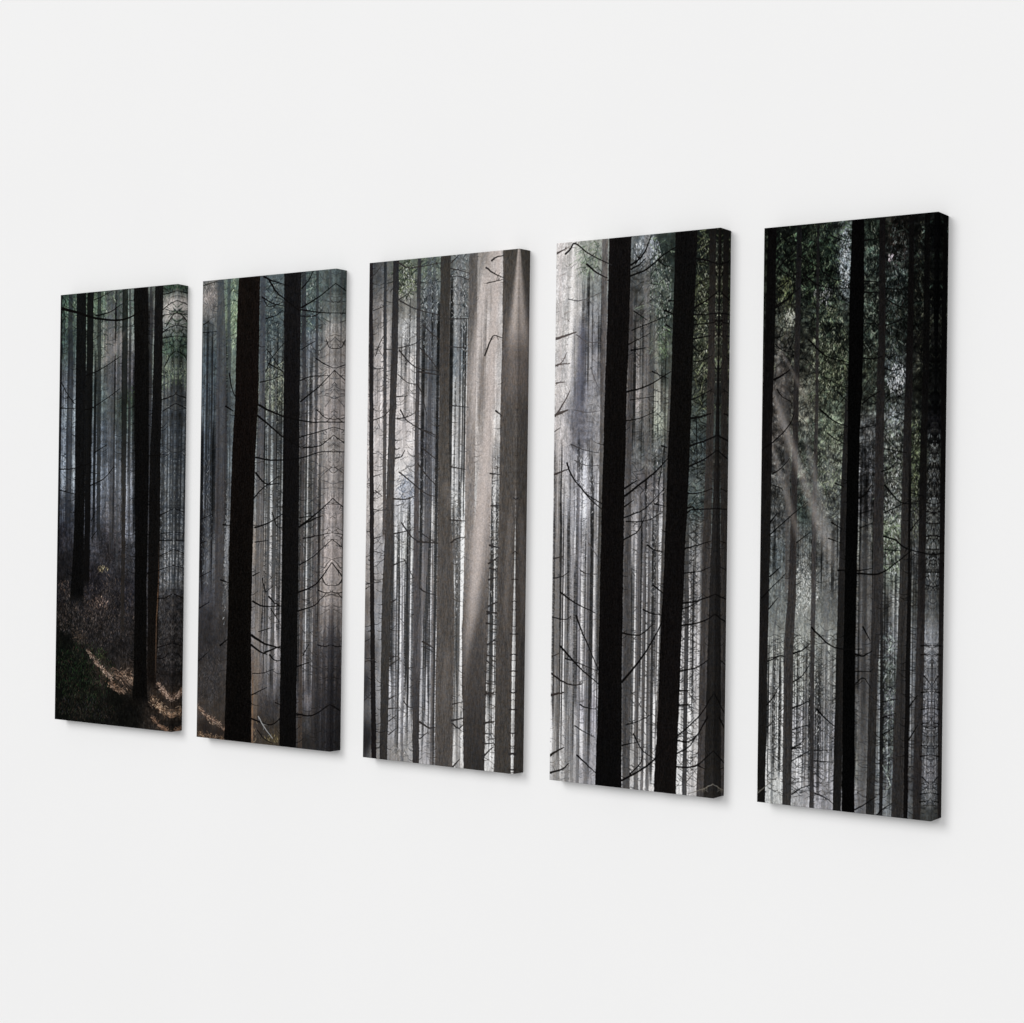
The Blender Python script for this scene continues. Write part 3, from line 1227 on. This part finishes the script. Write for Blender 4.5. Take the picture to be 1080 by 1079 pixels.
    dict(size=(183.3, 625.6), branch=(12, 11, 11), near=2, crisp=(0.6, 0.16), clump=(1.15, 0.3),
    tones='''13 59 38 43 32
22 192 34 36 30
132 18 24 30 26
135 62 28 34 28
138 108 51 57 41
141 161 87 93 79
132 200 77 76 70
135 243 74 70 66
126 292 79 74 70
269 19 34 43 34
283 65 32 39 28
274 108 32 45 32
266 153 58 68 58
268 196 47 51 43
271 245 55 57 49
285 294 104 106 91
392 19 32 41 36
394 52 39 58 43
470 21 85 95 91
484 70 134 147 156
486 119 95 106 108
397 94 22 30 26
398 127 34 49 41
422 153 66 76 58
413 182 28 39 34
404 224 49 58 41
406 263 79 91 62
409 305 79 93 76
634 26 34 45 36
636 74 38 49 45
639 119 43 49 43
642 186 34 43 38
635 250 45 51 39
638 298 51 57 47
773 39 32 28 24
764 71 51 49 49
777 109 28 39 38
780 160 41 49 43
782 204 28 34 30
763 255 76 87 91
787 299 85 93 87
900 49 19 20 19
903 112 22 23 20
908 206 22 21 19
912 285 28 30 22
973 51 9 11 12
974 82 20 24 22
977 145 11 12 12
982 239 13 13 13
985 301 17 18 19
107 356 85 81 77
111 425 83 83 81
117 514 91 93 93
121 573 87 96 98
112 622 114 121 119
265 338 104 104 91
268 383 53 60 51
260 432 64 70 64
263 487 62 77 70
255 546 85 91 89
258 595 112 115 112
260 630 144 148 142
411 339 91 106 85
424 371 104 112 91
415 416 93 100 93
419 481 89 95 91
423 545 93 96 95
426 609 106 108 106
620 359 91 93 93
623 417 96 98 102
626 480 87 87 91
630 544 104 106 98
622 607 93 93 89
768 338 123 131 136
770 373 72 77 70
772 417 58 60 55
774 455 83 87 81
776 493 114 119 117
767 524 104 115 95
769 562 102 108 100
771 606 121 131 119
773 637 161 165 163
894 349 41 47 38
897 399 58 66 47
900 455 55 60 49
903 511 79 81 77
906 573 79 81 83
909 629 91 93 89
987 343 19 19 24
989 371 34 34 36
991 424 36 36 34
994 474 72 74 74
996 523 79 83 79
999 573 57 58 55
1001 622 93 96 98
97 743 142 146 140
100 792 157 159 157
106 890 174 176 174
111 971 191 193 191
255 731 134 138 131
259 789 144 148 142
263 853 142 142 148
269 950 169 169 172
400 722 140 144 138
404 786 138 140 136
408 866 138 138 144
403 962 163 161 169
617 705 100 100 100
621 781 79 78 78
625 844 87 87 85
608 923 104 106 102
611 980 123 123 127
766 709 159 163 169
769 766 125 134 127
772 816 140 144 155
774 859 114 123 123
772 919 114 121 129
759 972 121 127 131
894 744 123 127 131
888 838 114 115 117
883 931 76 76 77
970 718 142 145 152
973 774 121 123 129
975 820 133 134 144
978 872 106 108 112
980 922 114 114 121
982 958 106 108 110
978 986 68 71 70''',
    rays='''.34 150 140 133 f;74 193 2,175 249 5.2,292 314 6.8
.6 164 154 147 f;13 243 4,195 389 10,471 612 15.2
.35 130 122 116 f;98 213 10,117 337 10,190 403 9.2
.5 142 133 127 f;1 319 3.2,136 447 7.2,292 594 8.8
.48 152 148 144 f;243 337 6,376 500 11.2,471 614 13.2
.3 140 138 134 b;331 494 8,390 552 12,448 609 12
.2 130 128 124 b;401 368 12,430 481 12
.22 120 112 108 f;163 237 10,97 383 6''',
    stripes='''60 .3;48 695,470 975
36 .28;69 481,483 641
26 .25;556 385,685 968
34 .28;713 512,947 975
10 .2;939 713,998 973''',
    leaves='''1500 3.4;284 75 44 60;26 40 30/8 10 9/6 8 8/56 84 56/8 10 9/110 130 92/14 20 16
300 2.6;484 70 6 36;30 40 40/200 210 225/120 135 140/230 236 246
180 3;138 118 10 18;104 114 66/76 86 54/40 46 32
400 3;399 140 18 30;12 16 14/20 34 26/70 90 74/150 160 130
700 3;395 256 20 36;20 26 20/112 120 92/40 48 36/80 92 70/150 156 126
700 3;639 122 10 80;8 10 9/50 70 54/14 18 16/100 120 100
900 3;778 125 12 80;6 8 8/44 58 54/12 14 14/90 100 96/70 40 36
120 3;785 264 11 18;220 226 230/130 140 142
16 2.4;748 70 3.2 4.8;220 200 205/120 110 120
500 3;915 144 8 84;32 34 26/8 8 8/60 64 46
200 2.6;977 145 6 84;22 28 28/6 7 8/34 40 36
140 3;164 161 8 8;200 205 195/110 115 100
260 3;258 403 8 44;60 84 66/34 42 36/110 120 104
360 3;413 384 14 44;130 150 110/70 80 68/160 172 140
300 2.8;773 433 11 64;150 156 150/36 38 34/90 100 80
200 2.8;768 537 10 24;160 185 130/70 84 62
160 2.8;897 405 5.2 32;90 104 62/40 46 30
300 2.8;995 495 6 90;120 125 122/26 26 26/160 165 165
260 2.8;259 611 18 32;210 214 206/80 84 82
240 2.8;432 513 12 60;130 136 128/74 78 76
400 2.6;261 821 18 84;210 214 208/110 112 112/235 236 235
300 2.6;406 834 10 90;200 200 202/110 110 114
240 2.6;104 857 6.8 88;235 236 234/110 112 110
240 2.6;767 825 6.8 90;190 196 206/80 88 90/110 140 110
200 2.6;976 835 4 90;190 192 200/80 80 86''',
    twigs='''240 8 .6 .7 10 55 12 14 13;62 3,529 297
160 8 .6 .7 -45 5 12 14 13;223 8,529 297
260 8 .6 .7 -30 50 10 11 11;589 8,1006 317
200 8 .55 .6 10 60 40 42 40;58 316,494 641
160 8 .55 .6 -50 0 40 42 40;208 318,494 641
300 8 .55 .7 -25 45 22 22 22;574 321,1013 653
340 8.8 .6 .75 5 50 44 44 44;48 695,470 985
240 8 .55 .7 -50 0 48 48 48;196 693,470 985
360 8 .6 .75 -25 45 30 30 31;573 687,994 989
34 8 .5 .8 -10 14 26 26 28;938 697,994 989''',
    sprays='''260 11;283 65 44 44;6 8 7/12 18 14/26 40 30/44 66 46/8 10 9/74 96 66
120 9;164 168 18 44;20 26 22/60 66 54/90 96 76/12 14 13
150 10;403 198 19 64;10 14 12/30 42 32/60 76 54/96 112 78/14 18 15
200 10;776 93 40 56;5 7 6/10 14 12/24 34 28/40 56 46/70 84 74
150 10;699 235 18 50;8 10 9/26 34 28/60 72 56/96 106 92
90 9;937 175 12 76;5 6 6/12 14 12/26 30 24/44 48 38
90 9;269 403 9 46;26 34 28/50 64 52/84 98 82
110 9;413 384 14 44;60 74 58/100 116 88/130 144 112
120 9;772 417 12 56;18 20 18/50 58 46/90 102 84/120 130 116
60 9;768 543 10 30;60 76 54/110 130 98/140 156 130
60 8;897 402 5.2 36;20 24 18/56 66 42/90 104 66
90 8;989 480 6 84;14 15 14/50 54 52/90 96 94
80 8;767 825 7.2 80;100 112 108/140 152 146/80 90 84''',
    specks='''420 1.7;283 65 44 50;70 104 66/110 136 96/150 170 130/50 80 56
260 1.8;484 70 5.6 36;226 232 240/190 202 216/150 170 180
90 1.8;365 126 12 12;190 190 190/150 150 160
110 1.8;170 161 6 10;214 214 200/170 176 150
120 1.7;138 115 9 18;130 150 84/160 170 110
420 1.7;404 231 20 52;120 136 96/160 170 130/190 196 160
420 1.7;640 138 11 84;70 96 74/110 128 106/150 160 140
420 1.7;778 134 13 84;60 84 76/100 120 112/140 150 146
170 1.9;791 274 10 16;226 230 236/190 196 204
14 1.8;745 69 2.8 5.2;225 205 220/190 170 186
260 1.6;926 144 9 84;46 50 38/80 84 62/110 112 92
260 1.6;270 416 10 52;120 130 116/160 164 150
360 1.6;415 416 14 60;150 164 128/180 188 160
420 1.6;775 464 11 90;150 160 140/190 196 190/220 226 224
160 1.6;899 433 5.2 68;130 146 96/160 170 140
320 1.6;990 511 6.4 76;130 134 132/170 174 176/90 94 92
300 1.5;260 627 18 28;206 210 204/230 232 228
420 1.5;261 821 20 84;230 232 228/90 92 92
260 1.5;406 834 9 86;196 196 200/110 110 112
200 1.5;104 851 6.8 88;236 238 234/130 134 132
240 1.5;767 825 6.8 90;200 206 216/100 108 108/150 166 150
200 1.5;970 829 4.8 90;190 192 200/90 92 96''',
    grass='''''',
    trunks='''.7 .2 10;44 44 42/78 74 72/96 92 90;151 227 4.8,153 350 6,166 481 5.2,165 644 4
.6 .15 8;90 92 92/110 112 112;165 547 2.8,94 694 1.6,79 858 2.4,93 1004 2.4
.5 .15 8;110 112 112/120 120 122;402 577 4.8,400 722 5.2,405 850 4.8,399 998 4.8
.4 .15 6;125 126 126/128 126 130;289 723 3.6,291 853 4.4,288 1001 4.8
.55 .15 8;130 132 130/120 120 122;431 689 2.8,435 849 2.4,427 993 2.8
.6 .15 10;70 70 72/90 88 88/88 85 84/84 82 82/100 98 98;626 480 8,625 607 13.2,628 781 13.2,626 876 11.2,622 997 8.8
.85 0.35 20;22 22 23/39 35 35/59 55 54/64 59 59/52 49 49/42 39 40;325 7 2.8,328 164 3.2,330 295 3.6,327 384 4,325 500 4.8,324 643 5,323 739 4.8,330 1001 5
.93 0.35 18;18 18 21/37 34 34/45 41 40/51 46 45/54 51 50/47 45 44;215 0 5.2,211 146 6,205 383 6,201 546 7.2,196 644 9.2,181 725 10.8,183 888 10.4,181 998 9.6
.93 0.35 12;28 26 27/30 28 28/25 23 22/22 20 19;516 248 4.8,499 416 6.8,493 577 8.4,485 784 9.2,477 999 8.8
.92 0.35 18;17 14 15/25 22 22/39 35 35/47 44 44/44 41 40/35 34 33;695 2 6,699 203 7.2,694 353 8.8,695 480 10,695 638 11.2,678 748 8.8,667 997 8.8
.85 0.35 20;34 32 32/23 22 22/20 19 19;715 606 2,719 685 3.2,724 842 3.2,727 998 3.6
.94 0.35 18;11 10 10/15 12 12/35 32 32/47 44 42/45 42 41/44 41 40;858 2 4.8,856 205 6.4,849 354 8,846 511 9.6,841 683 10.8,828 839 12,820 999 12.8
.95 0.35 16;11 10 10/17 15 15/13 11 11;865 386 2.8,868 605 2.8,867 698 4,865 838 4.4,865 999 4.4
.9 0.35 8;8 8 8/11 10 10/20 17 17/42 38 37/39 35 35;944 3 5.2,946 238 6.4,938 386 6.8,937 573 7.6,932 775 8.4,925 999 8
.9 0.35 6;5 5 6/4 5 5/8 8 9;999 1 6.8,999 177 4.8,1007 324 2
.96 0.35 22;10 8 9/12 11 11/23 21 20/25 23 22/18 17 15;50 -1 9.2,46 159 10.8,36 316 11.2,32 514 11.6,28 711 10.4,26 859 10,27 1000 8.8
.99 0.35 22;6 5 6/5 5 5/5 5 5;556 0 12.8,555 136 15.6,551 297 14.8,547 352 12.8,545 480 12.8,537 719 12.4,541 989 13.6''',
    branches='''1.08;89 72,135 58,191 43
1.26;11 158,82 137,150 126,223 108
1.08;76 141,139 129,195 112
1.08;86 107,137 98,207 82
1.8;76 265,124 258,167 249
0.9;91 282,126 296,170 303
0.9;80 204,121 215,190 219
1.08;68 193,103 192,133 188
1.26;239 84,319 105,409 113,514 115
1.08;351 83,419 98,513 108
1.08;404 24,471 34,528 36
1.26;277 199,371 227,449 236,521 242
1.08;452 291,508 307
1.44;596 235,656 237,704 233
1.26;589 105,692 109
1.26;585 36,634 37,688 34
1.44;596 124,682 127
1.26;722 182,781 177,838 170
1.08;719 120,788 123,856 119
1.26;595 312,638 301,691 292
1.08;719 254,774 258,832 252
1.08;731 140,790 151,843 156
1.08;609 176,685 180
1.08;878 36,930 24
0.9;89 72,183 92
1.08;19 59,87 27,189 13
1.08;214 54,272 65,329 76
1.44;352 320,433 340,516 350
1.08;395 360,440 370,496 379
1.26;5 386,74 373,164 347,197 326
1.08;71 429,122 419,173 402
0.9;64 448,113 452,136 458
1.44;63 512,99 498
1.08;58 535,162 507,285 477
1.62;580 470,615 465,651 449
1.08;614 461,646 459
1.26;444 445,494 452
1.26;426 512,487 523
1.08;409 539,478 546
1.08;578 593,664 588
1.44;579 597,697 597,781 581,874 558
1.44;467 593,519 592
0.9;584 497,659 490
0.9;585 521,660 512
1.44;725 534,789 540,853 554,957 561,1013 562
1.08;709 426,756 420,803 405
1.26;726 449,817 477,922 480
0.9;725 495,870 474
1.26;63 607,127 590
1.08;8 646,67 629,157 601
1.08;60 663,114 643
0.9;222 547,305 528
1.08;587 353,673 348
1.08;723 388,845 395
1.08;732 556,822 558
0.9;872 524,933 499
0.9;869 461,942 467
1.44;318 692,399 715,477 725,609 724
1.62;568 733,619 735,666 726
1.26;614 687,655 709
1.08;57 754,143 742
0.9;63 749,154 741
1.08;56 830,101 812,123 798
0.9;59 869,104 854
1.44;211 738,261 732,305 721
1.08;211 787,269 774,307 755
1.44;211 832,261 825,311 817
1.44;354 831,407 846,461 858
0.9;213 869,263 863,313 858
1.44;209 902,265 898
1.08;211 900,254 893,287 881
0.9;208 923,316 902
1.08;212 980,259 969,316 961
0.9;342 901,443 898
1.08;343 919,455 918
1.08;346 974,404 979,459 989
0.45 105 102 92;3 985,88 962
1.08;583 994,632 984,701 969
1.08;732 864,795 852
0.9;731 836,804 827
0.9;730 810,808 804
0.9;575 762,663 761
1.08;877 815,922 795
1.08;877 870,925 844
1.08;708 999,739 988,789 977
0.9;578 782,621 772,665 790
1.08;939 713,995 712
0.9;940 728,991 727
1.08;943 790,994 787
0.9;944 818,995 814
0.9;945 842,991 837
1.08;947 877,993 877
1.08;943 895,994 891
1.08;946 957,992 953
1.08;942 970,993 966
0.9;955 929,991 939
0.9;957 762,993 776
0.9;958 477,1004 481
0.9;959 492,1005 494
1.08;960 511,1006 512
1.26;961 533,1007 531
0.9;962 554,1008 554
0.9;958 592,1005 591
0.9;960 613,1006 616'''),
]

def paint(k):
    d = PRINTS[k]
    wp, hp = d['size']
    s = Print(wp, hp, 11 + k)
    def P(tok):
        v = [float(x) for x in tok.split()]
        return [v[0] * wp / 1000, v[1] * hp / 1000] + v[2:]
    def PL(t): return [P(x) for x in t.split(',')]
    def RGB(t): return [[float(v) for v in c.split()] for c in t.split('/')]
    rows = lambda key: [r for r in d[key].split('\n') if r.strip()]
    s.field([P(r) for r in rows('tones')])
    s.a *= (1 + .12 * (s.noise(5, 26) - .5) + .16 * (s.noise(1.4, 12) - .5))[..., None]
    def rays(flag):
        for r in rows('rays'):
            h, t = r.split(';'); h = h.split()
            if h[4] == flag: s.ray(PL(t), [float(x) for x in h[1:4]], float(h[0]))
    for r in rows('stripes'):
        h, t = r.split(';'); n, a = h.split(); (x0, y0), (x1, y1) = PL(t)
        s.streaks(int(int(n) * 1.25), float(a), x0, y0, x1, y1)
    s.a *= np.clip(s.M, .34, 1.24)[..., None]
    for r in rows('leaves'):
        h, t, c = r.split(';'); n, sz = h.split(); x, y, rx, ry = P(t)
        s.dabs(int(n), float(sz) / 3 * 1.25, x, y, rx, ry, RGB(c))
    s.sparkle(d['crisp'])
    for r in rows('sprays'):
        h, t, c = r.split(';'); n, sz = h.split(); x, y, rx, ry = P(t)
        s.sprays(int(n), float(sz), x, y, rx, ry, RGB(c))
    for r in rows('specks'):
        h, t, c = r.split(';'); n, sz = h.split(); x, y, rx, ry = P(t)
        s.dabs(int(n), float(sz), x, y, rx, ry, RGB(c))
    s.clumps(d['clump'])
    rays('b')
    for r in rows('twigs'):
        h, t = r.split(';'); h = [float(x) for x in h.split()]; (x0, y0), (x1, y1) = PL(t)
        s.twigs(int(h[0]), h[1], h[2], h[3], h[4], h[5], h[6:9], x0, y0, x1, y1)
    for r in rows('grass'):
        h, t, c = r.split(';'); n, ln = h.split()
        s.grass(int(n), float(ln), PL(t), RGB(c))
    tr = rows('trunks')
    for i, r in enumerate(tr + ['']):
        if i == len(tr) - d['near']: rays('f')            # the nearest trunks stand in front of the light shafts
        if not r: break
        h, c, t = r.split(';'); h = h.split()
        s.trunk(PL(t), RGB(c), float(h[0]), float(h[1]), int(h[2]))
    dark = d['branch']
    for r in rows('branches'):
        h, t = r.split(';'); h = [float(x) for x in h.split()]
        col = h[1:4] if len(h) > 3 else dark
        pts = PL(t)
        s.stroke(pts, h[0] * 1.5, max(.65, h[0] * .65), col, 1.0, .24, .17)
        L = sum(math.hypot(b[0] - a[0], b[1] - a[1]) for a, b in zip(pts, pts[1:]))
        for _ in range(int(L / 4.5)):                       # small side twigs
            i = s.r.randint(len(pts) - 1); t_ = s.r.rand()
            x = pts[i][0] + (pts[i+1][0] - pts[i][0]) * t_; y = pts[i][1] + (pts[i+1][1] - pts[i][1]) * t_
            l = s.r.uniform(1.0, 5.5); an = s.r.uniform(0, 6.28)
            s.stroke([(x, y), (x + l * math.cos(an), y + l * math.sin(an))], .6, .35, col, .7)
    return s.finish()

LIGHT_ON_WALL = 1.035      # how bright the lit wall is, so that printed tones come out as printed

def print_image(k):
    rgb = lin(paint(k)) / LIGHT_ON_WALL
    px = np.ones((TH, TW, 4), np.float32)
    px[..., :3] = rgb[::-1]
    img = bpy.data.images.new('forest_print', TW, TH, alpha=False, float_buffer=True)
    img.colorspace_settings.name = 'Non-Color'
    img.pixels.foreach_set(px.ravel())
    img.update()
    img.pack()
    return img

# ------------------------------------------------------------------ the canvases
DEPTH = 0.0217
R = 0.0012                    # how far the folded edge rounds over
GAP = 0.0008                  # the canvas hangs a hair off the wall

TAPER = (0.0018, 0.0015, 0.0012, 0.0026, 0.0034)     # the bars slope in a little towards the wall, top and bottom

def canvas(x0, x1, z0, z1, k, label):
    cx, cz = (x0 + x1) / 2, (z0 + z1) / 2
    W, H = x1 - x0, z1 - z0
    root = bpy.data.objects.new('canvas_print', None)
    root.empty_display_size = 0.1
    root.location = (cx, 0, cz)
    root['label'] = label
    root['category'] = 'canvas print'
    root['group'] = 'five canvas prints hung in a row'
    C.objects.link(root)
    mat = print_material(print_image(k))
    # loops from the flat front, over the rounded fold, back to the wall: (inset, y, distance from the fold)
    prof = []
    for j in range(5):
        a = j / 4 * math.pi / 2
        prof.append((R - R * math.sin(a), -DEPTH + R - R * math.cos(a), abs(1 - j / 2) * R))
    prof += [(0.0, -DEPTH * .5, DEPTH * .5), (0.0, -GAP, DEPTH - GAP)]
    def ring(i):
        ins, y, t = prof[i]
        hz = H / 2 - ins - TAPER[k] * max(0, (y + DEPTH - R) / (DEPTH - R))
        return [(-W/2 + ins, y, -hz), (W/2 - ins, y, -hz), (W/2 - ins, y, hz), (-W/2 + ins, y, hz)]
    def build(name, first, last, cap, back):
        me = bpy.data.meshes.new(name)
        bm = bmesh.new(); uvl = bm.loops.layers.uv.new('print')
        rings = [[bm.verts.new(v) for v in ring(i)] for i in range(first, last + 1)]
        if cap:
            f = bm.faces.new(rings[0])
            for l in f.loops:
                l[uvl].uv = (l.vert.co.x / W + .5, l.vert.co.z / H + .5)
        for i in range(len(rings) - 1):
            ta, tb = prof[first + i][2], prof[first + i + 1][2]
            for e in range(4):
                a, b = rings[i][e], rings[i][(e + 1) % 4]
                c, d_ = rings[i + 1][(e + 1) % 4], rings[i + 1][e]
                f = bm.faces.new((a, d_, c, b))
                for l in f.loops:
                    t = ta if l.vert in (a, b) else tb
                    u = l.vert.co.x / W + .5; v = l.vert.co.z / H + .5
                    if e == 1: u = 1 - t / W
                    elif e == 3: u = t / W
                    elif e == 0: v = t / H
                    else: v = 1 - t / H
                    l[uvl].uv = (u, v)
        if back:
            bm.faces.new(rings[-1][::-1])
        bm.normal_update()
        bm.to_mesh(me); bm.free()
        me.materials.append(mat)
        o = bpy.data.objects.new(name, me)
        o.parent = root
        C.objects.link(o)
        return o
    build('printed_front', 0, 2, True, False)
    e = build('wrapped_edge', 2, 6, False, True)
    return root

PANELS = [
    (-0.9472, -0.6218, -0.3529, 0.3553),
    (-0.5556, -0.2321, -0.3559, 0.3557),
    (-0.1567, 0.1567, -0.3583, 0.3590),
    (0.2289, 0.5228, -0.3604, 0.3610),
    (0.5958, 0.8628, -0.3584, 0.3549),
]
LABELS = [
    'canvas print of a dark forest slope with sunlit dry grass, smallest, furthest left',
    'canvas print with one very thick black trunk left of a thinner one, second from left',
    'palest brown canvas print, broad slanting sunbeam across its trunks, middle of the row',
    'canvas print with two thick black trunks against pale mist and a white left edge',
    'darkest canvas print, black at its top right corner, at the right end of the row',
]
for k, (x0, x1, z0, z1) in enumerate(PANELS):
    canvas(x0, x1, z0, z1, k, LABELS[k])
